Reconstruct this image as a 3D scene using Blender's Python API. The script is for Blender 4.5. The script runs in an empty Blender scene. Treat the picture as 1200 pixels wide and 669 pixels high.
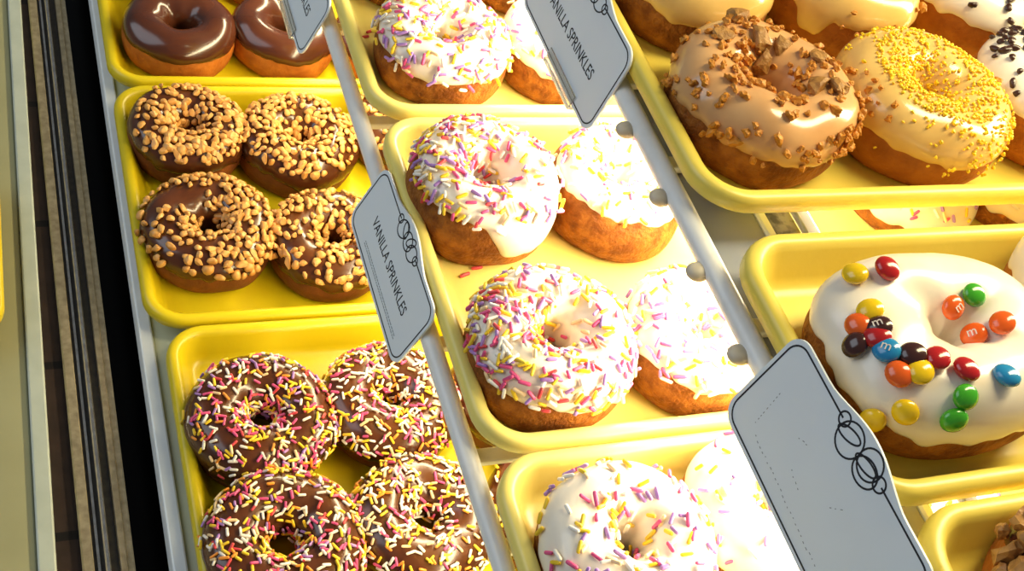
import bpy, bmesh, math, random
import numpy as np
from mathutils import Vector, Matrix

S = bpy.context.scene
COL = S.collection

# ------------------------------------------------------------------ camera
CAM_Z = 0.63856
F_PX = 1426.93
RIGHT = Vector((0.919137, -0.290552, 0.266020))
UP = Vector((0.053467, 0.761045, 0.646492))
FWD = Vector((0.390293, 0.579992, -0.715039))
cam_data = bpy.data.cameras.new('camera')
cam_data.sensor_width = 36.0
cam_data.lens = F_PX / 1200.0 * 36.0
cam_data.clip_start = 0.01
cam = bpy.data.objects.new('camera', cam_data)
COL.objects.link(cam)
m = Matrix.Identity(4)
for i in range(3):
    m[i][0], m[i][1], m[i][2] = RIGHT[i], UP[i], -FWD[i]
m[2][3] = CAM_Z
cam.matrix_world = m
S.camera = cam
CAM = Vector((0, 0, CAM_Z))

# ------------------------------------------------------------------ world, lights, exposure
S.view_settings.view_transform = 'Standard'
S.view_settings.look = 'None'
S.view_settings.gamma = 1.0
S.view_settings.use_curve_mapping = False
S.view_settings.exposure = 0.0
W = bpy.data.worlds.new('shop_interior')
S.world = W
W.use_nodes = True
bg = W.node_tree.nodes['Background']
bg.inputs['Color'].default_value = (0.80, 0.88, 1.0, 1)
bg.inputs['Strength'].default_value = 0.14


def area(name, loc, target, sx, sy, power, col):
    d = bpy.data.lights.new(name, 'AREA')
    d.shape = 'RECTANGLE'
    d.size, d.size_y = sx, sy
    d.energy = power
    d.color = col
    o = bpy.data.objects.new(name, d)
    COL.objects.link(o)
    o.location = loc
    o.rotation_euler = (Vector(target) - Vector(loc)).to_track_quat('-Z', 'Y').to_euler()
    return o


Z1, Z2, Z3 = 0.0, 0.1745, 0.3045          # rim height of the trays on the three tiers
area('shop_window', (-1.5, 0.9, 1.3), (0.2, 0.5, 0.1), 1.8, 1.4, 18.0, (0.80, 0.90, 1.0))
# fluorescent strips under the front of each tier and above the top one
lo = area('strip_light_under_middle_tier', (0.300, 0.52, Z2 - 0.032), (0.2995, 0.52, 0), 0.95, 0.025, 3.3, (1.0, 0.84, 0.50))
lo.rotation_euler = (0, math.radians(18), math.pi / 2)
hi = area('strip_light_under_top_tier', (0.385, 0.36, Z3 - 0.030), (0.385, 0.36, 0), 0.75, 0.025, 5.2, (1.0, 0.90, 0.66))
hi.rotation_euler = (0, math.radians(18), math.pi / 2)
tp = area('strip_light_above_top_tier', (0.78, 0.36, 0.66), (0.40, 0.30, 0.3), 0.15, 0.9, 10.0, (1.0, 0.87, 0.52))


def rotz_light(o, x_dir):
    """long axis along world Y, shining along x_dir (a direction in the XZ plane)"""
    d = Vector(x_dir).normalized()
    z = -d
    x = Vector((0, 1, 0))
    y = z.cross(x)
    mm = Matrix((x, y, z)).transposed().to_4x4()
    mm.translation = o.location
    o.matrix_world = mm


rotz_light(lo, (-0.35, 0, -1))
rotz_light(hi, (-0.42, 0, -1))


# ------------------------------------------------------------------ helpers
def lin(c):
    return tuple(((v / 255) / 12.92 if v / 255 <= 0.04045 else ((v / 255 + 0.055) / 1.055) ** 2.4) for v in c)


def mat(name, rgb, rough=0.4, metal=0.0, rgb2=None, scale=60, bump=0.0, bscale=200, coat=0.0, trans=0.0, sss=0.0, spec=0.5, detail=4, contrast=(0.35, 0.65)):
    M = bpy.data.materials.new(name)
    M.use_nodes = True
    nt = M.node_tree
    b = nt.nodes['Principled BSDF']
    b.inputs['Base Color'].default_value = (*lin(rgb), 1)
    b.inputs['Roughness'].default_value = rough
    b.inputs['Metallic'].default_value = metal
    b.inputs['Coat Weight'].default_value = coat
    b.inputs['Coat Roughness'].default_value = 0.12
    b.inputs['Transmission Weight'].default_value = trans
    b.inputs['Specular IOR Level'].default_value = spec
    if sss:
        b.inputs['Subsurface Weight'].default_value = sss
        b.inputs['Subsurface Radius'].default_value = (0.004, 0.002, 0.001)
        b.inputs['Subsurface Scale'].default_value = 1.0
    tc = nt.nodes.new('ShaderNodeTexCoord')
    if rgb2 is not None:
        n = nt.nodes.new('ShaderNodeTexNoise')
        n.inputs['Scale'].default_value = scale
        n.inputs['Detail'].default_value = detail
        nt.links.new(tc.outputs['Object'], n.inputs['Vector'])
        r = nt.nodes.new('ShaderNodeValToRGB')
        r.color_ramp.elements[0].position, r.color_ramp.elements[1].position = contrast
        r.color_ramp.elements[0].color = (*lin(rgb), 1)
        r.color_ramp.elements[1].color = (*lin(rgb2), 1)
        nt.links.new(n.outputs['Fac'], r.inputs['Fac'])
        nt.links.new(r.outputs['Color'], b.inputs['Base Color'])
    if bump:
        n2 = nt.nodes.new('ShaderNodeTexNoise')
        n2.inputs['Scale'].default_value = bscale
        n2.inputs['Detail'].default_value = 3
        nt.links.new(tc.outputs['Object'], n2.inputs['Vector'])
        bp = nt.nodes.new('ShaderNodeBump')
        bp.inputs['Strength'].default_value = bump
        bp.inputs['Distance'].default_value = 0.002
        nt.links.new(n2.outputs['Fac'], bp.inputs['Height'])
        nt.links.new(bp.outputs['Normal'], b.inputs['Normal'])
    return M


M = dict(
    tray_lemon=mat('lemon_plastic', (216, 194, 24), 0.32, rgb2=(208, 184, 16), scale=18, bump=0.03, bscale=400),
    tray_cream=mat('overexposed_yellow_plastic', (243, 224, 124), 0.34, rgb2=(239, 218, 112), scale=18, bump=0.03, bscale=400),  # paleness from overexposure is put into this colour
    tray_gold=mat('yellow_plastic', (238, 214, 96), 0.34, rgb2=(232, 206, 82), scale=18, bump=0.04, bscale=300),
    dough_brown=mat('fried_dough_brown', (122, 66, 20), 0.66, rgb2=(166, 102, 36), scale=130, bump=0.8, bscale=420, spec=0.25, detail=6),
    dough_tan=mat('fried_dough_tan', (184, 110, 38), 0.58, rgb2=(154, 84, 26), scale=80, bump=0.45, bscale=300, spec=0.3, detail=6),
    dough_choc=mat('fried_dough_dark', (128, 72, 30), 0.55, rgb2=(104, 56, 22), scale=60, bump=0.3, bscale=300, spec=0.3, detail=6),
    choc=mat('milk_chocolate_icing', (88, 46, 20), 0.25, rgb2=(72, 36, 15), scale=30, coat=0.3, bump=0.04, bscale=120),
    choc_dark=mat('dark_chocolate_icing', (84, 44, 26), 0.22, rgb2=(70, 35, 20), scale=30, coat=0.3, bump=0.03, bscale=90),
    vanilla=mat('vanilla_icing', (250, 240, 222), 0.28, rgb2=(244, 230, 206), scale=40, coat=0.3, bump=0.06, bscale=90),
    maple=mat('maple_icing', (222, 172, 116), 0.22, rgb2=(212, 156, 98), scale=35, coat=0.5, bump=0.05, bscale=90),
    maple_pale=mat('pale_maple_icing', (236, 194, 112), 0.22, rgb2=(226, 180, 98), scale=35, coat=0.5, bump=0.05, bscale=90),
    peanut=mat('roasted_peanut', (222, 170, 96), 0.42, rgb2=(196, 134, 60), scale=150),
    crumb=mat('toffee_crumb', (214, 142, 36), 0.55, rgb2=(176, 104, 22), scale=220, bump=0.4, bscale=500),
    cookie=mat('cookie_chunk', (178, 128, 60), 0.6, rgb2=(146, 98, 40), scale=200, bump=0.5, bscale=500),
    gold=mat('gold_sugar_crumb', (255, 222, 30), 0.4, rgb2=(246, 196, 20), scale=300, bump=0.2, bscale=600),
    chip=mat('chocolate_chip', (66, 36, 24), 0.3, rgb2=(52, 26, 16), scale=100),
    cluster=mat('nut_cluster', (196, 142, 74), 0.5, rgb2=(150, 96, 40), scale=160, bump=0.4, bscale=400),
    rail=mat('white_rail_enamel', (240, 238, 232), 0.32, rgb2=(230, 226, 218), scale=60, contrast=(0.5, 0.75)),
    bar=mat('cream_wire_enamel', (206, 198, 168), 0.4, rgb2=(190, 180, 148), scale=80),
    plate=mat('grey_acrylic_sheet', (140, 146, 162), 0.3, rgb2=(134, 140, 156), scale=20),
    bumper=mat('grey_rubber_peg', (204, 192, 170), 0.5, rgb2=(190, 176, 152), scale=100),
    bracket=mat('galvanised_bracket', (110, 108, 104), 0.35, metal=0.8, rgb2=(60, 58, 56), scale=150, contrast=(0.4, 0.55)),
    board_reflected=mat('olive_beige_reflection', (150, 148, 112), 0.45, rgb2=(144, 142, 106), scale=25),  # tones of the shelf mirrored in the glass
    edge_reflected=mat('pale_grey_reflection', (170, 178, 168), 0.4, rgb2=(162, 170, 160), scale=60),
    board=mat('pale_green_grey_shelf', (206, 210, 182), 0.4, rgb2=(198, 202, 174), scale=25),
    edge=mat('white_shelf_edging', (240, 244, 244), 0.35, rgb2=(232, 236, 236), scale=60),
    granite=mat('black_granite', (12, 11, 10), 0.3, rgb2=(17, 15, 13), scale=300, spec=0.12),
    track=mat('brushed_aluminium', (186, 172, 142), 0.36, metal=0.5, rgb2=(150, 138, 112), scale=200, contrast=(0.3, 0.7)),
    track_bright=mat('polished_aluminium', (214, 212, 206), 0.22, metal=0.9, rgb2=(190, 186, 178), scale=200),
    track_gap=mat('track_groove', (34, 32, 30), 0.5, rgb2=(50, 46, 40), scale=200),
    tag=mat('grey_white_card_plastic', (228, 235, 239), 0.4, rgb2=(224, 231, 236), scale=15),
    ink=mat('black_ink', (22, 26, 38), 0.6),
    faint=mat('faded_grey_print', (140, 148, 152), 0.6),
    clear=mat('clear_plastic', (250, 250, 246), 0.08, trans=0.85, spec=0.5),
)
# dark tile with thin joints, procedural
T = mat('dark_brown_tile', (46, 37, 34), 0.35, rgb2=(54, 43, 40), scale=80, spec=0.25)
nt = T.node_tree
bs = nt.nodes['Principled BSDF']
src = bs.inputs['Base Color'].links[0].from_socket
tc = [n for n in nt.nodes if n.type == 'TEX_COORD'][0]
sep = nt.nodes.new('ShaderNodeSeparateXYZ')
nt.links.new(tc.outputs['Object'], sep.inputs[0])
ad = nt.nodes.new('ShaderNodeMath'); ad.operation = 'ADD'; ad.inputs[1].default_value = 10.0
nt.links.new(sep.outputs['Y'], ad.inputs[0])
md = nt.nodes.new('ShaderNodeMath'); md.operation = 'MODULO'; md.inputs[1].default_value = 0.125
nt.links.new(ad.outputs[0], md.inputs[0])
lt = nt.nodes.new('ShaderNodeMath'); lt.operation = 'LESS_THAN'; lt.inputs[1].default_value = 0.006
nt.links.new(md.outputs[0], lt.inputs[0])
mx = nt.nodes.new('ShaderNodeMix'); mx.data_type = 'RGBA'
nt.links.new(lt.outputs[0], mx.inputs['Factor'])
nt.links.new(src, mx.inputs['A'])
mx.inputs['B'].default_value = (*lin((24, 22, 22)), 1)
nt.links.new(mx.outputs['Result'], bs.inputs['Base Color'])
M['tile'] = T
# sprinkle and candy colours
SPR = {n: mat(n + '_sugar', c, 0.35) for n, c in dict(
    pink=(222, 84, 136), red=(216, 70, 74), yellow=(244, 204, 44), white=(248, 240, 226), lilac=(172, 128, 196), orange=(240, 150, 50), cream=(246, 214, 160)).items()}
CANDY = {n: mat(n + '_candy_shell', c, 0.18, coat=0.4) for n, c in dict(
    yellow=(244, 200, 16), red=(182, 30, 30), orange=(238, 98, 24), brown=(66, 34, 28), blue=(40, 138, 190), green=(66, 166, 36)).items()}


def link(name, me, material, parent=None, smooth=True):
    o = bpy.data.objects.new(name, me)
    if material is not None:
        for mm_ in (material if isinstance(material, (list, tuple)) else [material]):
            me.materials.append(mm_)
    if smooth:
        me.polygons.foreach_set('use_smooth', [True] * len(me.polygons))
    COL.objects.link(o)
    if parent is not None:
        o.parent = parent
    return o


def mesh(name, verts, faces):
    me = bpy.data.meshes.new(name)
    me.from_pydata([tuple(v) for v in verts], [], faces)
    me.update()
    return me


def empty(name, label, cat, loc=(0, 0, 0), group=None):
    o = bpy.data.objects.new(name, None)
    o.empty_display_size = 0.01
    COL.objects.link(o)
    o.location = loc
    return tag(o, label, cat, group)


def tag(o, label, cat, group=None):
    o['label'] = label
    o['category'] = cat
    if group:
        o['group'] = group
    return o


def box_mesh(name, lo_, hi_, bev=0.0, seg=2):
    bm = bmesh.new()
    bmesh.ops.create_cube(bm, size=1)
    for v in bm.verts:
        for i in range(3):
            v.co[i] = lo_[i] + (v.co[i] + 0.5) * (hi_[i] - lo_[i])
    if bev:
        bmesh.ops.bevel(bm, geom=bm.edges[:], offset=bev, segments=seg, affect='EDGES', profile=0.5)
    me = bpy.data.meshes.new(name)
    bm.to_mesh(me)
    bm.free()
    return me


def extrude_y(name, prof, y0, y1):
    """closed profile of (x, z) points, counter-clockwise, swept along Y"""
    n = len(prof)
    vs = [(x, y0, z) for x, z in prof] + [(x, y1, z) for x, z in prof]
    fs = [(i, i + n, (i + 1) % n + n, (i + 1) % n) for i in range(n)]
    fs += [tuple(range(n)), tuple(range(2 * n - 1, n - 1, -1))]
    me = mesh(name, vs, fs)
    bm = bmesh.new(); bm.from_mesh(me); bmesh.ops.recalc_face_normals(bm, faces=bm.faces[:]); bm.to_mesh(me); bm.free()
    return me


def rod_mesh(name, p0, p1, r, seg=20, flat=1.0):
    p0, p1 = Vector(p0), Vector(p1)
    d = (p1 - p0).normalized()
    a = d.cross(Vector((0, 0, 1)) if abs(d.z) < 0.9 else Vector((1, 0, 0))).normalized()
    b = a.cross(d)
    L = (p1 - p0).length
    rings = [(0, 0.6), (r * 0.4, 1.0), (L - r * 0.4, 1.0), (L, 0.6)]
    vs, fs = [], []
    for t, k in rings:
        for i in range(seg):
            th = 2 * math.pi * i / seg
            vs.append(p0 + d * t + a * (r * k * math.cos(th)) + b * (r * k * flat * math.sin(th)))
    for j in range(3):
        for i in range(seg):
            fs.append((j * seg + i, j * seg + (i + 1) % seg, (j + 1) * seg + (i + 1) % seg, (j + 1) * seg + i))
    fs.append(tuple(range(seg - 1, -1, -1)))
    fs.append(tuple(range(3 * seg, 4 * seg)))
    return mesh(name, vs, fs)


# ------------------------------------------------------------------ the setting
FLOOR_Z = -0.075
fl = link('floor', box_mesh('floor', (-0.6, -0.4, FLOOR_Z - 0.02), (1.4, 1.8, FLOOR_Z)), M['granite'], smooth=False)
fl['kind'] = 'structure'
tl = link('trim_1', box_mesh('trim_1', (-0.020, -0.4, FLOOR_Z), (0.050, 1.8, -0.036), 0.001), M['tile'], smooth=False)
tl['kind'] = 'structure'
tl['label'] = 'dark brown tiled ledge with thin joints beside the metal track'

# door track: two grooves, a bright ridge and two tan flanges, one extrusion each
tr = empty('door_track', 'grooved metal sliding door track running beside the black gap', 'door track', (0.0, 0.0, 0.0))
TX0, TX1 = 0.0375, 0.0665
yA, yB = -0.3, 1.7
link('flange', extrude_y('flange', [(TX0, FLOOR_Z), (TX1, FLOOR_Z), (TX1, -0.034), (TX1 - 0.001, -0.033), (TX1 - 0.004, -0.033), (TX1 - 0.0045, -0.0315), (TX1 - 0.008, -0.031), (TX1 - 0.0085, -0.036), (TX0 + 0.0065, -0.036), (TX0 + 0.0065, -0.032), (TX0 + 0.006, -0.0315), (TX0 + 0.001, -0.0315), (TX0, -0.0325)], yA, yB), M['track'], tr, smooth=False)
link('groove', box_mesh('groove', (TX0 + 0.0066, yA, -0.0362), (TX1 - 0.0086, yB, -0.0345)), M['track_gap'], tr, smooth=False)
link('ridge', extrude_y('ridge', [(TX0 + 0.0125, -0.0345), (TX0 + 0.0155, -0.0345), (TX0 + 0.0155, -0.0300), (TX0 + 0.0148, -0.0290), (TX0 + 0.0132, -0.0290), (TX0 + 0.0125, -0.0300)], yA, yB), M['track_bright'], tr, smooth=False)
link('ridge', extrude_y('ridge', [(TX0 + 0.0085, -0.0345), (TX0 + 0.0100, -0.0345), (TX0 + 0.0100, -0.0322), (TX0 + 0.0085, -0.0322)], yA, yB), M['track_bright'], tr, smooth=False)

# lowest display shelf: board and white edging
sh = empty('display_shelf', 'lowest pale grey-green shelf board carrying the bright lemon trays', 'shelf', (0, 0, 0))
SB = -0.0232
link('board', box_mesh('board', (0.094, -0.1, SB - 0.012), (0.98, 1.25, SB), 0.001), M['board'], sh, smooth=False)
link('edge_strip', box_mesh('edge_strip', (0.0855, -0.1, SB - 0.016), (0.094, 1.25, SB + 0.0028), 0.0012), M['edge'], sh, smooth=False)
for yy in (0.0, 1.2):
    for xx in (0.13, 0.9):
        link('foot', box_mesh('foot', (xx, yy, FLOOR_Z), (xx + 0.03, yy + 0.03, SB - 0.012), 0.002), M['edge'], sh, smooth=False)

# glass reflection of the shelf at the far left, built as a solid copy
nl = empty('display_shelf', 'pale shelf copy standing in for a glass reflection at the far left beyond the dark tiles', 'shelf', (0, 0, 0))
link('board', box_mesh('board', (-0.40, -0.35, -0.036), (0.008, 1.25, SB), 0.001), M['board_reflected'], nl, smooth=False)
link('edge_strip', box_mesh('edge_strip', (0.008, -0.35, -0.036), (0.018, 1.25, SB + 0.003), 0.0012), M['edge_reflected'], nl, smooth=False)
nl.rotation_euler = (0, 0, math.radians(-0.9))


# ------------------------------------------------------------------ trays
PROF = [(0.0225, -0.0200), (0.0185, -0.0196), (0.0158, -0.0180), (0.0140, -0.0150), (0.0092, -0.0042), (0.0078, -0.0014), (0.0062, -0.0002),
        (0.0042, 0.0), (0.0022, -0.0003), (0.0008, -0.0014), (0.0, -0.0034), (0.0, -0.0080), (0.0008, -0.0094), (0.0030, -0.0094), (0.0052, -0.0070), (0.0090, -0.0085),
        (0.0150, -0.0190), (0.0180, -0.0222), (0.0230, -0.0230)]


def tray_mesh(name, lx, wy, rad=0.026):
    """corner at (0,0): spans x 0..lx and y 0..wy, rim top at z = 0"""
    vs, fs, N = [], [], 10
    ring = 4 * (N + 1)
    for ins, z in PROF:
        r = max(rad - ins, 0.005)
        for cx, cy, a0 in ((lx - ins - r, wy - ins - r, 0), (ins + r, wy - ins - r, 90), (ins + r, ins + r, 180), (lx - ins - r, ins + r, 270)):
            for k in range(N + 1):
                a = math.radians(a0 + 90 * k / N)
                vs.append((cx + r * math.cos(a), cy + r * math.sin(a), z))
    for j in range(len(PROF) - 1):
        for i in range(ring):
            fs.append((j * ring + i, (j + 1) * ring + i, (j + 1) * ring + (i + 1) % ring, j * ring + (i + 1) % ring))
    fs.append(tuple(range(ring)))
    fs.append(tuple(range((len(PROF) - 1) * ring + ring - 1, (len(PROF) - 1) * ring - 1, -1)))
    return mesh(name, vs, fs)


def tray(x, y, z, lx, wy, material, label, group, rot=0.0):
    o = link('food_tray', tray_mesh('food_tray', lx, wy), material)
    o.location = (x, y, z)
    o.rotation_euler = (0, 0, rot)
    return tag(o, label, 'tray', group)


TL = 0.60
tray(0.0885, 0.7395, Z1, TL, 0.233, M['tray_lemon'], 'bright yellow tray holding the plain glazed chocolate donuts', 'lemon trays on the lowest shelf')
tray(0.0885, 0.5040, Z1, TL, 0.233, M['tray_lemon'], 'bright yellow tray holding the peanut topped chocolate donuts', 'lemon trays on the lowest shelf')
tray(0.0975, 0.2685, Z1, TL, 0.233, M['tray_lemon'], 'bright yellow tray holding the chocolate donuts with coloured sprinkles', 'lemon trays on the lowest shelf')
tray(0.2095, 0.5135, Z2, TL, 0.233, M['tray_cream'], 'pale yellow middle tier tray at the top edge, behind the four vanilla sprinkle donuts', 'pale trays on the middle tier')
tray(0.2095, 0.2775, Z2, TL, 0.233, M['tray_cream'], 'pale yellow middle tier tray with four vanilla sprinkle donuts in full view', 'pale trays on the middle tier')
tray(0.2085, 0.0420, Z2, TL, 0.233, M['tray_cream'], 'pale yellow middle tier tray at the bottom edge, partly behind the blank tag', 'pale trays on the middle tier')
tray(0.2900, 0.3115, Z3, TL, 0.236, M['tray_gold'], 'yellow top tier tray with the maple, gold crumb and chip donuts', 'yellow trays on the top tier')
tray(0.2900, 0.1590, Z3, TL, 0.1340, M['tray_gold'], 'narrow yellow top tier tray with the candy topped white donuts', 'yellow trays on the top tier')
tray(0.3020, 0.0225, Z3, TL, 0.1330, M['tray_gold'], 'yellow tray in the bottom right corner holding a nutty chocolate donut', 'yellow trays on the top tier')
tray(-0.3455, 0.510, -0.0002, 0.35, 0.150, M['tray_lemon'], 'yellow tray copy standing in for a glass reflection at the far left edge', None, math.radians(-0.9))  # solid copy of a tray that is only mirrored in the glass


# ------------------------------------------------------------------ racks of the two upper tiers
def ellipsoid_mesh(name, rx, ry, rz, seg=16, rings=10):
    bm = bmesh.new()
    bmesh.ops.create_uvsphere(bm, u_segments=seg, v_segments=rings, radius=1)
    for v in bm.verts:
        v.co = Vector((v.co.x * rx, v.co.y * ry, v.co.z * rz))
    me = bpy.data.meshes.new(name)
    bm.to_mesh(me)
    bm.free()
    return me


def rack(label, x, z, y0, y1, bars, bar_h, pegs, rr):
    r = empty('display_rack', label, 'rack', (0, 0, 0))
    link('front_rail', rod_mesh('front_rail', (x, y0, z - 0.0215), (x, y1, z - 0.0215), rr, 24), M['rail'], r)
    link('back_rail', rod_mesh('back_rail', (0.93, y0, z - 0.030), (0.93, y1, z - 0.030), 0.005, 16), M['rail'], r)
    for yy in bars:
        link('crossbar', box_mesh('crossbar', (x + 0.002, yy - 0.0042, z - 0.0275), (0.93, yy + 0.0042, z - 0.0232), 0.001), M['bar'], r, smooth=False)
    for yy in (y0 + 0.02, y1 - 0.02):
        link('post', rod_mesh('post', (0.93, yy, FLOOR_Z if z < 0.2 else FLOOR_Z), (0.93, yy, z - 0.02), 0.006, 16), M['rail'], r)
    if pegs:
        pm = ellipsoid_mesh('peg', 0.0056, 0.0052, 0.0036)
        pm.materials.append(M['bumper'])
        for yy in pegs:
            o = link('peg', pm, None, r)
            o.location = (x - 0.0066, yy - 0.0055, z - 0.0240)
    return r


rk2 = rack('middle rack with a white front rail and cream crossbars carrying the pale trays', 0.2080, Z2, -0.02, 0.95,
           (0.09, 0.165, 0.239, 0.289, 0.36, 0.44, 0.531, 0.62, 0.70), 0, (), 0.0052)
rk3 = rack('top rack with a white pegged front rail carrying the trays on the right', 0.2915, Z3, -0.06, 0.62,
           (0.06, 0.12, 0.20, 0.26, 0.36, 0.42, 0.50), 0, (0.2515, 0.2975, 0.343, 0.3885), 0.0052)
link('front_plate', box_mesh('front_plate', (0.2955, -0.05, Z3 - 0.0300), (0.3340, 0.60, Z3 - 0.0278), 0.0008), M['plate'], rk3, smooth=False)
link('plate_lip', extrude_y('plate_lip', [(0.3340, Z3 - 0.0300), (0.3395, Z3 - 0.0300), (0.3395, Z3 - 0.0275), (0.3385, Z3 - 0.0262), (0.3350, Z3 - 0.0262), (0.3340, Z3 - 0.0272)], -0.05, 0.60), M['edge'], rk3, smooth=False)
link('bracket', box_mesh('bracket', (0.3400, 0.300, Z3 - 0.034), (0.3560, 0.345, Z3 - 0.0290), 0.001), M['bracket'], rk3, smooth=False)
link('rear_strip', box_mesh('rear_strip', (0.3580, -0.05, Z3 - 0.0320), (0.3660, 0.60, Z3 - 0.0280), 0.001), M['plate'], rk3, smooth=False)


# ------------------------------------------------------------------ donuts
class Shape:
    """lumpy ring: u goes round the ring, v round the tube (0 outside, 90 top, 180 in the hole)"""

    def __init__(s, D, hole, b, seed, squash=1.0, rough=0.03, square=0.0, ang=0.0):
        rnd = random.Random(seed)
        hole += 0.006
        s.a = (D / 2 - hole / 2) / 2
        s.R = hole / 2 + s.a
        s.b = b
        s.squash, s.ang, s.square = squash, ang, square
        s.w = [(k, rnd.uniform(-1, 1) * rough / k ** 0.6, rnd.uniform(0, 6.28)) for k in (1, 2, 3, 4, 5)]
        s.h = [(k, rnd.uniform(-1, 1) * rough * 1.6 / k ** 0.6, rnd.uniform(0, 6.28)) for k in (1, 2, 3, 5)]
        s.l = [(rnd.choice((2, 3, 4, 6, 7)), rnd.choice((1, 2, 3)), rnd.uniform(-1, 1) * rough * 0.5, rnd.uniform(0, 6.28)) for _ in range(5)]

    def pt(s, u, v, off=0.0):
        u, v = np.asarray(u, float), np.asarray(v, float)
        ro = 1 + sum(A * np.sin(k * u + p) for k, A, p in s.w)
        hh = 1 + sum(A * np.sin(k * u + p) for k, A, p in s.h)
        lum = 1 + sum(A * np.sin(k * u + j * v + p) for k, j, A, p in s.l)
        sq = 1 + s.square * np.cos(4 * (u - s.ang)) * -1
        cv, sv = np.cos(v), np.sin(v)
        cx = np.sign(cv) * np.abs(cv) ** 0.90
        sz = np.sign(sv) * np.abs(sv) ** 0.90
        # surface normal of the tube section
        nx, nz = cv / s.a, sv / s.b
        nl_ = np.hypot(nx, nz)
        nx, nz = nx / nl_, nz / nl_
        rr = s.R * ro * sq + s.a * lum * cx * np.where(cx > 0, sq, 1.0) + off * nx
        z = s.b * hh * lum * sz + off * nz
        z = np.maximum(z, -0.80 * s.b) + 0.80 * s.b
        e1 = np.cos(u) * rr
        e2 = np.sin(u) * rr
        if s.squash != 1.0:
            c, d = math.cos(s.ang), math.sin(s.ang)
            p, q = e1 * c + e2 * d, -e1 * d + e2 * c
            q = q * s.squash
            e1, e2 = p * c - q * d, p * d + q * c
        return np.stack([e1, e2, z], -1)

    def normal(s, u, v):
        e = 0.01
        du = s.pt(u + e, v) - s.pt(u - e, v)
        dv = s.pt(u, v + e) - s.pt(u, v - e)
        n = np.cross(du, dv)
        return n / (np.linalg.norm(n, axis=-1, keepdims=True) + 1e-12)


def grid_mesh(name, P, close_v):
    nu, nv = P.shape[:2]
    vs = P.reshape(-1, 3)
    fs = []
    for i in range(nu):
        i2 = (i + 1) % nu
        for j in range(nv if close_v else nv - 1):
            j2 = (j + 1) % nv
            fs.append((i * nv + j, i2 * nv + j, i2 * nv + j2, i * nv + j2))
    return mesh(name, vs, fs)


def capsule(name, L, r, material, seg=7):
    vs, fs = [], []
    pr_ = [(-L / 2, 0.45), (-L / 2 + r * 0.35, 0.85), (-L / 2 + r, 1.0), (L / 2 - r, 1.0), (L / 2 - r * 0.35, 0.85), (L / 2, 0.45)]
    for x, k in pr_:
        for i in range(seg):
            a = 2 * math.pi * i / seg
            vs.append((x, r * k * math.cos(a), r * k * math.sin(a)))
    for j in range(len(pr_) - 1):
        for i in range(seg):
            fs.append((j * seg + i, j * seg + (i + 1) % seg, (j + 1) * seg + (i + 1) % seg, (j + 1) * seg + i))
    fs.append(tuple(range(seg - 1, -1, -1)))
    fs.append(tuple(range((len(pr_) - 1) * seg, len(pr_) * seg)))
    me = mesh(name, vs, fs)
    me.materials.append(material)
    me.polygons.foreach_set('use_smooth', [True] * len(me.polygons))
    return me


def chunk(name, r, seed, material, flat=0.7, jag=0.3, sub=2, smooth=False):
    rnd = random.Random(seed)
    bm = bmesh.new()
    bmesh.ops.create_icosphere(bm, subdivisions=sub, radius=1)
    ax = Vector((rnd.uniform(0.8, 1.25), rnd.uniform(0.7, 1.0), flat))
    pl = [(Vector((rnd.gauss(0, 1), rnd.gauss(0, 1), rnd.gauss(0, 1))).normalized(), rnd.uniform(0.45, 0.75)) for _ in range(7)]
    for v in bm.verts:
        c = v.co.copy()
        for n, d in pl:
            k = c.dot(n) - d
            if k > 0:
                c -= n * k
        c *= 1 + rnd.uniform(-jag, jag) * 0.35
        v.co = Vector((c.x * ax.x, c.y * ax.y, c.z * ax.z)) * r
    me = bpy.data.meshes.new(name)
    bm.to_mesh(me)
    bm.free()
    me.materials.append(material)
    me.polygons.foreach_set('use_smooth', [smooth] * len(me.polygons))
    return me


SPRINKLE = {}
for n_, m_ in SPR.items():
    SPRINKLE[n_] = [capsule('sprinkle', L_, 0.00100, m_) for L_ in (0.0050, 0.0060, 0.0068)]
NUT = [chunk('nut_piece', 0.0033 + 0.0004 * (i % 3), 40 + i, M['peanut'], 0.62, 0.12) for i in range(7)]
CRUMB = [chunk('toffee_crumb', 0.0018 + 0.0005 * (i % 3), 60 + i, M['crumb'], 0.8, 0.75) for i in range(6)]
COOKIE = [chunk('cookie_chunk', 0.0072, 80 + i, M['cookie'], 0.45, 0.35) for i in range(4)]
GOLD = [chunk('sugar_crumb', 0.0013, 90 + i, M['gold'], 0.9, 0.4, 1) for i in range(5)]
CHIP = [chunk('chocolate_chip', 0.0032, 100 + i, M['chip'], 0.6, 0.05, 2, True) for i in range(4)]
CLUST = [chunk('nut_cluster', 0.0050, 110 + i, M['cluster'], 0.8, 0.7) for i in range(4)]
TOP = dict(nut=NUT, crumb=CRUMB, cookie=COOKIE, gold=GOLD, chip=CHIP, clust=CLUST)
TOPNAME = dict(nut='nut_piece', crumb='toffee_crumb', cookie='cookie_chunk', gold='sugar_crumb', chip='chocolate_chip', clust='nut_cluster')
LIFT = dict(nut=0.0014, crumb=0.0008, cookie=0.0014, gold=0.0004, chip=0.0010, clust=0.002)


def in_frame(p):
    d = p - CAM
    z = d.dot(FWD)
    return abs(d.dot(RIGHT) / z * F_PX) < 606 and abs(d.dot(UP) / z * F_PX) < 340


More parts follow.
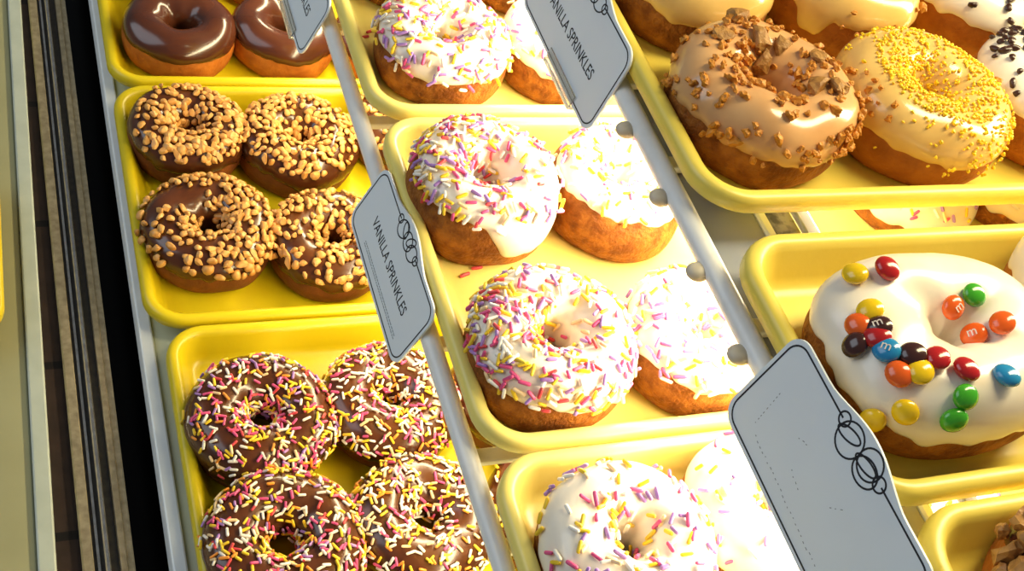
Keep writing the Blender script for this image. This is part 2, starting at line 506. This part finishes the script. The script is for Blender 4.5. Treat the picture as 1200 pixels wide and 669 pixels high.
def scatter(root, base, sh_, off, kind, count, seed, pal=None, vr=(28, 172), uc=None, us=180, keep=100, patch=0.0, size=1.0):
    """lay COUNT pieces on the icing; the ones that show best become parts, the rest one part of kind stuff"""
    rnd = random.Random(seed)
    pieces, pos, tries = [], [], 0
    ph = [(rnd.choice((1, 2, 3)), rnd.choice((1, 2)), rnd.uniform(0, 6.28)) for _ in range(3)]
    mind = dict(spr=0.0017 * size, nut=0.0036, crumb=0.0016, cookie=0.008, gold=0.0008, chip=0.0046, clust=0.005)[kind]
    while len(pieces) < count and tries < count * 40:
        tries += 1
        if uc is not None:
            u = math.radians(rnd.gauss(uc, us))
        else:
            u = rnd.uniform(0, 2 * math.pi)
        v = math.radians(rnd.uniform(*vr))
        rr = sh_.R + sh_.a * math.cos(v)
        if rnd.random() > rr / (sh_.R + sh_.a):
            continue
        if patch and sum(math.sin(k * u + j * v + p) for k, j, p in ph) / 3 < rnd.uniform(-1.2, 0.7) * patch:
            continue
        p = sh_.pt(u, v, off)
        if any((p[0] - q[0]) ** 2 + (p[1] - q[1]) ** 2 + (p[2] - q[2]) ** 2 < mind * mind for q in pos):
            continue
        pos.append(p)
        n = Vector(sh_.normal(u, v))
        t = Vector((rnd.gauss(0, 1), rnd.gauss(0, 1), rnd.gauss(0, 1)))
        t = (t - n * t.dot(n)).normalized()
        if kind == 'spr':
            t = (t + n * rnd.gauss(0, 0.16)).normalized()
        b = n.cross(t).normalized()
        n2 = t.cross(b)
        if kind == 'spr':
            lift = 0.0006 + rnd.random() * 0.0008
            me = rnd.choice(SPRINKLE[rnd.choice(pal)])
            k = size * rnd.uniform(0.9, 1.1)
        else:
            lift = LIFT[kind]
            me = rnd.choice(TOP[kind])
            k = rnd.uniform(0.72, 1.2)
            n2 = n
        mm_ = Matrix((t * k, b * k, n2 * k)).transposed().to_4x4()
        mm_.translation = Vector(p) + n * lift
        w = base + Vector(p)
        score = n.dot((CAM - w).normalized()) if in_frame(w) else -2
        pieces.append((score, me, mm_))
    pieces.sort(key=lambda a: -a[0])
    nm = 'sprinkle' if kind == 'spr' else TOPNAME[kind]
    front = [q for q in pieces if q[0] > -1][:keep]
    # spread the individual ones over the visible side rather than only its flattest patch
    vis = [q for q in pieces if q[0] > 0.05]
    if len(vis) > keep:
        rnd.shuffle(vis)
        front = vis[:keep]
    elif len(front) > len(vis) and len(vis) > 0:
        front = vis
    ids = set(id(q) for q in front)
    for q in front:
        o = bpy.data.objects.new(nm, q[1])
        COL.objects.link(o)
        o.parent = root
        o.matrix_local = q[2]
    rest = [q for q in pieces if id(q) not in ids]
    if rest:
        bm = bmesh.new()
        mats = []
        me2 = bpy.data.meshes.new(nm + 's')
        vs, fs, mi = [], [], []
        for _, me, mm_ in rest:
            m0 = me.materials[0]
            if m0 not in mats:
                mats.append(m0)
            k = mats.index(m0)
            o0 = len(vs)
            vs += [tuple(mm_ @ v.co) for v in me.vertices]
            for pl in me.polygons:
                fs.append(tuple(o0 + i for i in pl.vertices))
                mi.append(k)
        bm.free()
        me2.from_pydata(vs, [], fs)
        for m0 in mats:
            me2.materials.append(m0)
        me2.polygons.foreach_set('material_index', mi)
        o = link(nm + 's', me2, None, root)
        o['kind'] = 'stuff'


def donut(x, y, zt, D, seed, dough, icing, label, group, hole=0.015, b=0.0195, vout=8, amp=14, drips=(), name='donut',
          squash=1.0, ang=0.0, square=0.0, thick=0.0026, tops=(), tilt=(0, 0), rough=0.03):
    base = Vector((x, y, zt - 0.0200))
    root = empty(name, label, 'donut', base, group)
    root.rotation_euler = (math.radians(tilt[0]), math.radians(tilt[1]), 0)
    s = Shape(D, hole, b, seed, squash, rough, square, math.radians(ang))
    nu, nv = 96, 40
    U, V = np.meshgrid(np.linspace(0, 2 * np.pi, nu, endpoint=False), np.linspace(0, 2 * np.pi, nv, endpoint=False), indexing='ij')
    link('dough', grid_mesh('dough', s.pt(U, V), True), M[dough], root)
    rnd = random.Random(seed + 500)
    u = np.linspace(0, 2 * np.pi, nu * 2, endpoint=False)
    vo = np.full(nu * 2, float(vout))
    for k in (1, 2, 3, 4, 6, 9, 13, 17, 22, 29):
        vo += amp * rnd.uniform(-1, 1) / (k ** 0.45) * 0.55 * np.sin(k * u + rnd.uniform(0, 6.28))
    for ua, wd, dp in drips:
        dlt = (np.degrees(u) - ua + 180) % 360 - 180
        vo -= dp * np.exp(-(np.abs(dlt) / wd) ** 5)
    vi = 205 + 8 * np.sin(2 * u + seed)
    nw = 26
    w = np.linspace(0, 1, nw)
    w = 0.5 - 0.5 * np.cos(np.pi * w)
    V2 = np.radians(vo[:, None] + (vi - vo)[:, None] * w[None, :])
    U2 = np.repeat(u[:, None], nw, 1)
    off = thick * (1 - np.abs(2 * w - 1) ** 7) ** 0.5 - 0.0004
    wob = 1 + 0.25 * np.sin(5 * U2 + seed) * np.sin(3 * V2 + 1.3 * seed)
    P = s.pt(U2, V2, off[None, :] * np.where(off[None, :] > 0, wob, 1))
    link('icing', grid_mesh('icing', P, False), M[icing], root)
    for i, t in enumerate(tops):
        t = dict(t)
        scatter(root, base, s, thick * 0.9, t.pop('kind'), t.pop('n'), seed * 7 + i, **t)
    return root, s


MIXC = ['pink', 'red', 'pink', 'white', 'white', 'cream', 'yellow', 'yellow', 'orange', 'lilac']
MIXY = ['white', 'white', 'yellow', 'yellow', 'orange', 'cream', 'white', 'pink']
MIXV = ['pink', 'pink', 'yellow', 'yellow', 'yellow', 'white', 'white', 'cream', 'lilac', 'red', 'lilac']
MIXP = ['yellow', 'yellow', 'yellow', 'pink', 'lilac', 'lilac', 'white', 'white', 'cream']
G_PLAIN, G_NUT, G_CS = 'plain chocolate donuts', 'peanut topped chocolate donuts', 'chocolate donuts with coloured sprinkles'
G_VS, G_MP, G_CH, G_MM = 'vanilla icing donuts with sprinkles', 'maple iced donuts', 'white donuts with chocolate chips', 'white donuts with candies'

# lowest shelf: plain chocolate
donut(0.1465, 0.800, Z1, 0.088, 1, 'dough_tan', 'choc_dark', 'plain glossy chocolate donut nearest the left rim of the top tray', G_PLAIN, vout=14, amp=8, b=0.0205, hole=0.017)
donut(0.2320, 0.800, Z1, 0.087, 2, 'dough_tan', 'choc_dark', 'plain glossy chocolate donut partly behind the cut-off grey tag', G_PLAIN, vout=16, amp=7, b=0.0205, hole=0.016)
donut(0.1480, 0.892, Z1, 0.088, 3, 'dough_tan', 'choc_dark', 'plain donut cut by the top edge, above the left plain chocolate one', G_PLAIN, vout=16, amp=8)
donut(0.2330, 0.892, Z1, 0.087, 4, 'dough_tan', 'choc_dark', 'plain donut cut by the top edge, beside the cut-off grey tag', G_PLAIN, vout=16, amp=8)
donut(0.3150, 0.795, Z1, 0.086, 5, 'dough_tan', 'choc_dark', 'plain chocolate donut glimpsed in the gap right of the upper rail', G_PLAIN, vout=16, amp=8)
# peanuts
nut = lambda n, **k: dict(kind='nut', n=n, **k)
donut(0.1370, 0.681, Z1, 0.085, 11, 'dough_choc', 'choc', 'peanut chocolate donut at the far left corner, bare glossy patch on its left', G_NUT, tops=[nut(150, vr=(62, 182)), nut(60, uc=-30, us=55, vr=(36, 66))], vout=6)
donut(0.2185, 0.669, Z1, 0.090, 12, 'dough_choc', 'choc', 'peanut chocolate donut far right, thick pale nuts, against the back wall', G_NUT, tops=[nut(230, vr=(40, 185))], vout=6)
donut(0.1385, 0.582, Z1, 0.091, 13, 'dough_choc', 'choc', 'peanut chocolate donut nearest the front left corner of its tray', G_NUT, tops=[nut(235, vr=(18, 178), patch=0.5)], vout=2)
donut(0.2215, 0.566, Z1, 0.087, 14, 'dough_choc', 'choc', 'peanut chocolate donut half behind the vanilla sprinkles tag', G_NUT, tops=[nut(190, vr=(22, 178), patch=0.8)], vout=4)
donut(0.3080, 0.682, Z1, 0.088, 15, 'dough_choc', 'choc', 'peanut chocolate donut glimpsed between the rail and the pale tray', G_NUT, tops=[nut(200, keep=60)], vout=4)
donut(0.3090, 0.572, Z1, 0.088, 16, 'dough_choc', 'choc', 'peanut chocolate donut hidden under the middle rack behind the printed tag', G_NUT, tops=[nut(150, keep=20)], vout=4)
# chocolate with sprinkles
spr = lambda n, pal, **k: dict(kind='spr', n=n, pal=pal, **k)
donut(0.1470, 0.421, Z1, 0.091, 21, 'dough_choc', 'choc', 'chocolate donut with pink and yellow sprinkles, back left, shiny bare left side', G_CS, tops=[spr(380, MIXC, vr=(48, 188), size=0.86), spr(210, MIXC, uc=-30, us=65, vr=(12, 55), size=0.86)], vout=-4)
donut(0.2325, 0.424, Z1, 0.088, 22, 'dough_choc', 'choc', 'chocolate donut densely covered in pale sprinkles just below the printed tag', G_CS, tops=[spr(560, MIXY + ['pink'], vr=(12, 185), size=0.86)], vout=-4, hole=0.013)
donut(0.1465, 0.3335, Z1, 0.092, 23, 'dough_choc', 'choc', 'chocolate donut with multicoloured sprinkles cut by the bottom edge, left', G_CS, tops=[spr(400, MIXC + ['yellow'], vr=(45, 188), size=0.86), spr(200, MIXC + ['yellow'], uc=0, us=80, vr=(12, 50), size=0.86)], vout=-4, hole=0.018)
donut(0.2330, 0.336, Z1, 0.088, 24, 'dough_choc', 'choc', 'chocolate donut with yellow and white sprinkles beside the rail, bottom edge', G_CS, tops=[spr(480, MIXY, vr=(12, 185), size=0.86)], vout=-4)
donut(0.3190, 0.424, Z1, 0.088, 25, 'dough_choc', 'choc', 'chocolate sprinkle donut glimpsed above the cream crossbar', G_CS, tops=[spr(160, MIXY, keep=80)], vout=-2)
donut(0.3190, 0.333, Z1, 0.088, 26, 'dough_choc', 'choc', 'chocolate sprinkle donut glimpsed below the cream crossbar', G_CS, tops=[spr(230, MIXY, keep=80)], vout=-2)
# middle tier: vanilla with sprinkles
donut(0.2680, 0.5735, Z2, 0.086, 31, 'dough_brown', 'vanilla', 'vanilla sprinkle donut at the top edge left of the hanging tag', G_VS, tops=[spr(300, MIXP + ['pink'], uc=175, us=110, vr=(16, 180))], vout=18, amp=12, b=0.021)
donut(0.3520, 0.5740, Z2, 0.086, 32, 'dough_brown', 'vanilla', 'vanilla sprinkle donut half behind the upper printed tag', G_VS, tops=[spr(150, MIXP, vr=(25, 180))], vout=22, amp=10, b=0.021)
donut(0.2690, 0.668, Z2, 0.086, 33, 'dough_brown', 'vanilla', 'donut whose brown side just shows at the top edge, centre left', G_VS, tops=[spr(80, MIXP, keep=20)], vout=26)
donut(0.3540, 0.668, Z2, 0.086, 34, 'dough_brown', 'vanilla', 'donut whose brown side just shows at the top edge beside the upper printed tag', G_VS, tops=[spr(80, MIXP, keep=20)], vout=26)
donut(0.2565, 0.4450, Z2, 0.088, 35, 'dough_brown', 'vanilla', 'vanilla sprinkle donut with a long bare icing drip at its lower right', G_VS,
      tops=[spr(360, MIXV + ['white'], uc=150, us=75, vr=(30, 185))], vout=36, amp=7, drips=[(-70, 30, 46)], b=0.0240, hole=0.018)
donut(0.3405, 0.4430, Z2, 0.087, 36, 'dough_brown', 'vanilla', 'washed-out vanilla sprinkle donut leaning with its brown side showing, upper right of its tray', G_VS,
      tops=[spr(190, MIXP + ['white', 'cream'], vr=(40, 180))], vout=38, amp=10, b=0.0230, hole=0.012)  # added white and cream sprinkles paint in the overexposure
donut(0.2595, 0.3320, Z2, 0.089, 37, 'dough_brown', 'vanilla', 'vanilla donut thick with pink and yellow sprinkles, front left of its tray', G_VS,
      tops=[spr(430, MIXV + ['white', 'yellow'], uc=195, us=95, vr=(20, 185))], vout=18, amp=10, drips=[(-30, 25, 20)], b=0.0230, hole=0.016)
donut(0.3450, 0.3300, Z2, 0.083, 38, 'dough_brown', 'vanilla', 'overexposed vanilla sprinkle donut beside the pegged rail, front right of its tray', G_VS,
      tops=[spr(190, MIXP + ['white', 'cream'], vr=(24, 175))], vout=20, amp=14, b=0.0225, hole=0.010)  # overexposure put into the palette by extra pale sprinkles
donut(0.2585, 0.2150, Z2, 0.083, 39, 'dough_brown', 'vanilla', 'vanilla donut with scattered yellow and lilac sprinkles, bottom edge centre', G_VS,
      tops=[spr(190, MIXP + ['pink'], vr=(16, 190))], vout=4, amp=8, b=0.0230, hole=0.012)
donut(0.3370, 0.2230, Z2, 0.084, 40, 'dough_brown', 'vanilla', 'vanilla donut with sparse lilac sprinkles half behind the blank tag', G_VS,
      tops=[spr(110, MIXP + ['lilac'], vr=(20, 185))], vout=8, amp=10, b=0.0230, hole=0.012)
donut(0.5640, 0.4430, Z2, 0.087, 41, 'dough_brown', 'vanilla', 'white donut with sprinkles seen through the slot between the two yellow trays', G_VS, tops=[spr(110, MIXV + ['orange'], keep=60)], vout=0)
donut(0.6560, 0.4430, Z2, 0.087, 42, 'dough_brown', 'vanilla', 'white donut at the right end of the slot between the two yellow trays', G_VS, tops=[spr(60, ['red', 'orange', 'white'], keep=40)], vout=0)
donut(0.4320, 0.2240, Z2, 0.087, 43, 'dough_brown', 'vanilla', 'white sprinkle donut glimpsed in the small gap right of the blank tag', G_VS, tops=[spr(120, MIXV, keep=40)], vout=0)

# top tier
cr = lambda n, **k: dict(kind='crumb', n=n, **k)
donut(0.3465, 0.3760, Z3, 0.092, 51, 'dough_brown', 'maple', 'maple donut with big cookie chunks and toffee crumbs', G_MP, hole=0.020, b=0.0225, vout=6, amp=8, thick=0.0026,
      tops=[cr(70, uc=-60, us=50, vr=(6, 45), patch=0.9), cr(115, vr=(70, 190), patch=0.9), cr(30, uc=60, us=60, vr=(20, 100)), cr(25, uc=190, us=25, vr=(0, 60)),
            dict(kind='cookie', n=5, uc=95, us=40, vr=(70, 150)), dict(kind='cookie', n=3, uc=-25, us=20, vr=(80, 130))])
donut(0.4420, 0.3730, Z3, 0.094, 52, 'dough_tan', 'maple_pale', 'pale maple donut dusted with fine gold crumbs', G_MP, hole=0.013, b=0.022, vout=4, amp=8, thick=0.0026,
      tops=[dict(kind='gold', n=760, vr=(75, 185), patch=0.8), dict(kind='gold', n=260, uc=20, us=60, vr=(30, 100), patch=0.6), dict(kind='gold', n=120, uc=-60, us=40, vr=(0, 70)), cr(14, uc=185, us=12, vr=(0, 60)), cr(4)])
chp = lambda n, **k: dict(kind='chip', n=n, **k)
donut(0.5340, 0.3800, Z3, 0.088, 53, 'dough_tan', 'vanilla', 'white donut with chocolate chips at the right edge', G_CH, vout=22, amp=8, b=0.022, tops=[chp(70, uc=140, us=70, vr=(45, 150))])
donut(0.3480, 0.4710, Z3, 0.088, 54, 'dough_brown', 'maple_pale', 'maple donut at the top edge left of the crumb topped one, bare glaze', G_MP, vout=14, amp=8, b=0.022, drips=[(-115, 20, 10)])
donut(0.4460, 0.4710, Z3, 0.086, 55, 'dough_tan', 'maple_pale', 'maple donut at the top edge with a few crumbs and a drip', G_MP, vout=10, amp=12, b=0.022, drips=[(-140, 12, 24)], tops=[cr(30, vr=(10, 120))])
donut(0.5420, 0.4760, Z3, 0.088, 56, 'dough_tan', 'vanilla', 'white donut with chocolate chips at the top right corner', G_CH, vout=16, amp=12, b=0.022, tops=[chp(40, uc=-20, us=60, vr=(20, 150))])

CANDIES = [('yellow', 140.7, 56.5), ('red', 131.5, 76.8), ('yellow', 168.2, 65.3), ('orange', 175.3, 50.2), ('brown', -177.2, 64.7), ('brown', -174.8, 40.6),
           ('red', -172.0, 58.7), ('blue', -162.2, 58.6), ('orange', 86.7, 134.1), ('green', 50, 120.4), ('orange', -29.0, 143.8), ('orange', -20.3, 118.7),
           ('orange', -149.1, 50.9), ('yellow', -141.8, 63.0), ('brown', -151.5, 72.5), ('red', -138.7, 83.1), ('red', -119.9, 81.0), ('blue', -91.0, 73.6),
           ('yellow', -137.0, 29.1), ('green', -117.5, 56.3), ('green', -118.1, 36.0), ('yellow', -145, 8)]
CANDY_ME = {}
for n_, m_ in CANDY.items():
    CANDY_ME[n_] = ellipsoid_mesh('candy', 0.0056, 0.0051, 0.0033, 20, 12)
    CANDY_ME[n_].materials.append(m_)
    CANDY_ME[n_].polygons.foreach_set('use_smooth', [True] * len(CANDY_ME[n_].polygons))


def text_mesh(name, body, size, sx=1.0, extrude=0.00005, align='LEFT'):
    c = bpy.data.curves.new(name, 'FONT')
    c.body = body
    c.size = size
    c.extrude = extrude
    c.align_x = align
    c.resolution_u = 3
    o = bpy.data.objects.new(name, c)
    COL.objects.link(o)
    dg = bpy.context.evaluated_depsgraph_get()
    me = bpy.data.meshes.new_from_object(o.evaluated_get(dg))
    bpy.data.objects.remove(o)
    bpy.data.curves.remove(c)
    me.transform(Matrix.Diagonal((sx, 1, 1, 1)))
    me.name = name
    me.materials.clear()
    return me


M['mark'] = mat('pale_candy_print', (236, 220, 206), 0.5)
MARK = text_mesh('letter_mark', 'm', 0.0056, 1.0, 0.0001, 'CENTER')
MARK.transform(Matrix.Translation((0, -0.0013, 0)))
MARK.materials.append(M['mark'])


def candies(root, s, off, items):
    rnd = random.Random(9)
    for i, (c, ua, va) in enumerate(items):
        u, v = math.radians(ua), math.radians(va)
        p = Vector(s.pt(u, v, off))
        n = Vector(s.normal(u, v))
        n = (n + Vector((rnd.gauss(0, 0.12), rnd.gauss(0, 0.12), rnd.gauss(0, 0.12)))).normalized()
        t = (RIGHT - n * RIGHT.dot(n)).normalized()
        t = Matrix.Rotation(rnd.uniform(-0.9, 0.9), 3, n) @ t
        b = n.cross(t)
        mm_ = Matrix((t, b, n)).transposed().to_4x4()
        mm_.translation = p + n * 0.0024
        o = bpy.data.objects.new('candy', CANDY_ME[c])
        o['label'] = c + ' candy'
        COL.objects.link(o)
        o.parent = root
        o.matrix_local = mm_
        if i in (4, 7, 8, 10) or len(items) == 1:
            k = bpy.data.objects.new('letter_mark', MARK)
            COL.objects.link(k)
            k.parent = o
            k.location = (0, 0, 0.00328)


r_, s_ = donut(0.3560, 0.2205, Z3, 0.110, 61, 'dough_brown', 'vanilla', 'large white donut dotted with colourful candies in the narrow tray', G_MM, hole=0.010, b=0.0245, vout=2, amp=9, thick=0.003, square=0.04, ang=0, squash=0.82)
candies(r_, s_, 0.0028, CANDIES)
r_, s_ = donut(0.4660, 0.2330, Z3, 0.098, 62, 'dough_tan', 'vanilla', 'white candy donut cut by the right edge of the picture', G_MM, hole=0.008, b=0.027, vout=2, amp=6, thick=0.003)
candies(r_, s_, 0.0028, [('brown', 170, 58)])
donut(0.3640, 0.1080, Z3, 0.078, 63, 'dough_tan', 'choc_dark', 'chocolate donut with chunky nut clusters in the bottom right corner', None, vout=10, amp=12, b=0.022,
      tops=[dict(kind='clust', n=34, uc=130, us=60, vr=(15, 120)), dict(kind='clust', n=14)])

# loose red sprinkles that fell on the pale trays
for k, (x, y, z, a, l) in enumerate([(0.2385, 0.4015, Z2, 20, 'loose red sprinkle on the pale tray nearer the printed tag'), (0.2470, 0.4060, Z2, 5, 'loose red sprinkle on the pale tray nearer the dripping donut'),
                                     (0.2275, 0.6050, Z2, 15, 'loose red sprinkle on the top pale tray nearer the rail'), (0.2330, 0.6110, Z2, 25, 'loose red sprinkle on the top pale tray nearer its donut')]):
    o = bpy.data.objects.new('sprinkle', SPRINKLE['red'][2])
    COL.objects.link(o)
    o.location = (x, y, z - 0.0200 + 0.0009)
    o.rotation_euler = (0, 0, math.radians(a))
    tag(o, l, 'sprinkle', 'loose red sprinkles on the pale trays')


# ------------------------------------------------------------------ price tags
def ribbon(name, pts, w, closed=False, z=0.0):
    pts = [Vector(p) for p in pts]
    n = len(pts)
    vs, fs = [], []
    for i, p in enumerate(pts):
        a = pts[i - 1] if (i > 0 or closed) else p
        b = pts[(i + 1) % n] if (i < n - 1 or closed) else p
        d = (b - a).normalized()
        nn = Vector((-d.y, d.x))
        vs += [(p.x + nn.x * w / 2, p.y + nn.y * w / 2, z), (p.x - nn.x * w / 2, p.y - nn.y * w / 2, z)]
    for i in range(n if closed else n - 1):
        j = (i + 1) % n
        fs.append((2 * i, 2 * i + 1, 2 * j + 1, 2 * j))
    return vs, fs


def merge(name, lst):
    vs, fs = [], []
    for v, f in lst:
        o0 = len(vs)
        vs += v
        fs += [tuple(o0 + i for i in q) for q in f]
    me = mesh(name, vs, fs)
    # give the print a hair of thickness
    bm = bmesh.new(); bm.from_mesh(me)
    bmesh.ops.recalc_face_normals(bm, faces=bm.faces[:])
    for f in bm.faces:
        if f.normal.z < 0:
            f.normal_flip()
    g = bmesh.ops.extrude_face_region(bm, geom=bm.faces[:])
    bmesh.ops.translate(bm, verts=[e for e in g['geom'] if isinstance(e, bmesh.types.BMVert)], vec=(0, 0, 0.00008))
    bm.to_mesh(me); bm.free()
    return me


def outline(L, H, r, bump, inset, n=8):
    """counter-clockwise outline of the tag: rounded corners and a soft crest in the middle of the upper edge"""
    x0, x1, y0, y1 = inset, L - inset, inset, H - inset
    r = max(r - inset * 0.5, 0.001)
    pts = []
    for cx, cy, a0 in ((x1 - r, y0 + r, 270), (x1 - r, y1 - r, 0)):
        for k in range(n + 1):
            a = math.radians(a0 + 90 * k / n)
            pts.append((cx + r * math.cos(a), cy + r * math.sin(a)))
    for k in range(1, 24):
        t = k / 24
        x = (x1 - r) + (x0 - x1 + 2 * r) * t
        e = abs(x - L / 2) / (L * 0.27)
        y = y1 + (bump * (0.5 + 0.5 * math.cos(math.pi * min(e, 1))) ** 0.8 if bump else 0)
        pts.append((x, y))
    for cx, cy, a0 in ((x0 + r, y1 - r, 90), (x0 + r, y0 + r, 180)):
        for k in range(n + 1):
            a = math.radians(a0 + 90 * k / n)
            pts.append((cx + r * math.cos(a), cy + r * math.sin(a)))
    return pts


def circle(cx, cy, rx, ry=None, rot=0, n=28):
    ry = ry or rx
    c, s = math.cos(rot), math.sin(rot)
    out = []
    for k in range(n):
        a = 2 * math.pi * k / n
        p, q = rx * math.cos(a), ry * math.sin(a)
        out.append((cx + p * c - q * s, cy + p * s + q * c))
    return out


def price_tag(x_top, y_far, z_top, phi, L, H, label, text=None, fine=False, clip_front=False, swirl=True, scuffs=False, text_x=0.0215, text_y=0.0185):
    ph = math.radians(phi)
    up = Vector((math.cos(ph), 0, math.sin(ph)))
    rt = Vector((0, -1, 0))
    nn = rt.cross(up)
    org = Vector((x_top, y_far, z_top)) - up * H
    root = empty('price_tag', label, 'price tag', (0, 0, 0), 'grey price tags on the rails')
    mw = Matrix((rt, up, nn)).transposed().to_4x4()
    mw.translation = org
    root.matrix_world = mw
    out = outline(L, H, 0.0085, 0.0055, 0)
    th = 0.0011
    n = len(out)
    vs = [(x, y, 0) for x, y in out] + [(x, y, -th) for x, y in out]
    fs = [tuple(range(n)), tuple(range(2 * n - 1, n - 1, -1))] + [(i, i + n, (i + 1) % n + n, (i + 1) % n) for i in range(n)]
    link('plate', mesh('plate', vs, fs), M['tag'], root, smooth=False)
    # printed border, broken where the ornament sits
    bd = outline(L, H, 0.0085, 0.0, 0.0022)
    k0 = min(range(len(bd)), key=lambda i: (bd[i][0] - (L / 2 - 0.017)) ** 2 + (bd[i][1] - H) ** 2)
    k1 = min(range(len(bd)), key=lambda i: (bd[i][0] - (L / 2 + 0.017)) ** 2 + (bd[i][1] - H) ** 2)
    seq = bd[k0:] + bd[:k1 + 1]
    link('border_line', merge('border_line', [ribbon('b', seq, 0.0008, False, 0.00004)]), M['ink'], root, smooth=False)
    cy = H - 0.0024
    if swirl:
        rings = []
        for cx, dy, rx, ry, ro in ((L / 2 - 0.0155, 0.0, 0.0026, 0.0024, 0), (L / 2 - 0.0085, -0.001, 0.0064, 0.0050, 0.5), (L / 2 - 0.0060, 0.0005, 0.0046, 0.0024, -0.7),
                                   (L / 2 + 0.0010, -0.0008, 0.0056, 0.0046, -0.3), (L / 2 + 0.0040, 0.0012, 0.0050, 0.0024, 0.8), (L / 2 + 0.0095, -0.0012, 0.0058, 0.0044, 0.4), (L / 2 + 0.0155, -0.0004, 0.0026, 0.0024, 0)):
            rings.append(ribbon('r', circle(cx, cy + dy, rx, ry, ro), 0.0008, True, 0.00004))
    else:
        rings = [ribbon('r', circle(L / 2 + a, cy + dy, rx, ry, ro), 0.0008, True, 0.00004) for a, dy, rx, ry, ro in
                 ((-0.0145, 0.0006, 0.0029, None, 0), (-0.0068, -0.0020, 0.0070, None, 0), (-0.0085, -0.0010, 0.0062, 0.0024, 0.35), (0.0060, 0.0006, 0.0062, None, 0), (0.0068, -0.0030, 0.0066, 0.0052, 0.1),
                  (0.0050, -0.0012, 0.0060, 0.0022, 0.2), (0.0140, 0.0, 0.0030, None, 0))]
    link('ring_ornament', merge('ring_ornament', rings), M['ink'], root, smooth=False)
    if text:
        me = text_mesh('lettering', text, 0.0092, 0.70)
        w = max(v.co.x for v in me.vertices)
        me.transform(Matrix.Diagonal((L * 0.62 / w, 1, 1, 1)))
        o = link('lettering', me, M['ink'], root, smooth=False)
        o.location = (text_x, text_y, 0.0001)
    if fine:
        rnd = random.Random(3)
        parts = []
        for row in range(2):
            x = L * 0.24
            while x < L * 0.86:
                w = rnd.uniform(0.0008, 0.0022)
                parts.append(ribbon('f', [(x, 0.0085 - row * 0.0016), (x + w, 0.0085 - row * 0.0016)], 0.00055, False, 0.00004))
                x += w + rnd.uniform(0.0003, 0.0007)
        link('fine_print', merge('fine_print', parts), M['faint'], root, smooth=False)
    if scuffs:
        rnd = random.Random(5)
        parts = []
        for xa, ya, xb, yb, nseg in ((0.014, 0.030, 0.016, 0.011, 9), (0.020, 0.0095, 0.085, 0.0075, 26), (0.034, 0.028, 0.040, 0.031, 3), (0.064, 0.026, 0.069, 0.032, 3), (0.042, 0.018, 0.052, 0.016, 4)):
            for k in range(nseg):
                t0, t1 = k / nseg, (k + rnd.uniform(0.2, 0.5)) / nseg
                j = rnd.uniform(-0.0004, 0.0004)
                parts.append(ribbon('s', [(xa + (xb - xa) * t0, ya + (yb - ya) * t0 + j), (xa + (xb - xa) * t1, ya + (yb - ya) * t1 + j)], 0.00035, False, 0.00004))
        link('scuff_mark', merge('scuff_mark', parts), M['faint'], root, smooth=False)
    # clip: arm from the back of the plate to the rail, and a clear holder gripping the lower edge
    link('clip_arm', box_mesh('clip_arm', (L * 0.42, H - 0.014, -0.0075), (L * 0.58, H - 0.008, -th), 0.0006), M['clear'], root, smooth=False)
    if clip_front:
        bm_ = box_mesh('clip_holder', (L * 0.44, -0.0028, -0.0026), (L * 0.80, -0.0006, 0.0020), 0.0005)
        link('clip_holder', bm_, M['clear'], root, smooth=False)
        link('clip_holder', box_mesh('clip_holder', (L * 0.44, -0.0008, 0.0006), (L * 0.80, 0.0060, 0.0014), 0.0003), M['clear'], root, smooth=False)
    return root


price_tag(0.2070, 0.4715, Z2 - 0.002, 71, 0.111, 0.045, 'printed grey tag reading vanilla sprinkles in full view on the left rail', 'VANILLA SPRINKLES', fine=True)
price_tag(0.2050, 0.7240, Z2 - 0.002, 71, 0.111, 0.045, 'grey tag cut by the top edge above the plain chocolate donuts', 'VANILLA SPRINKLES', clip_front=True)
price_tag(0.2890, 0.5170, Z3 + 0.002, 80, 0.111, 0.052, 'printed grey tag at the top edge in front of the pegged rail', 'VANILLA SPRINKLES', clip_front=True)
price_tag(0.2900, 0.2310, Z3 + 0.011, 76, 0.111, 0.053, 'large blank scuffed grey tag with interlocking rings near the candy donut', None, swirl=False, scuffs=True)
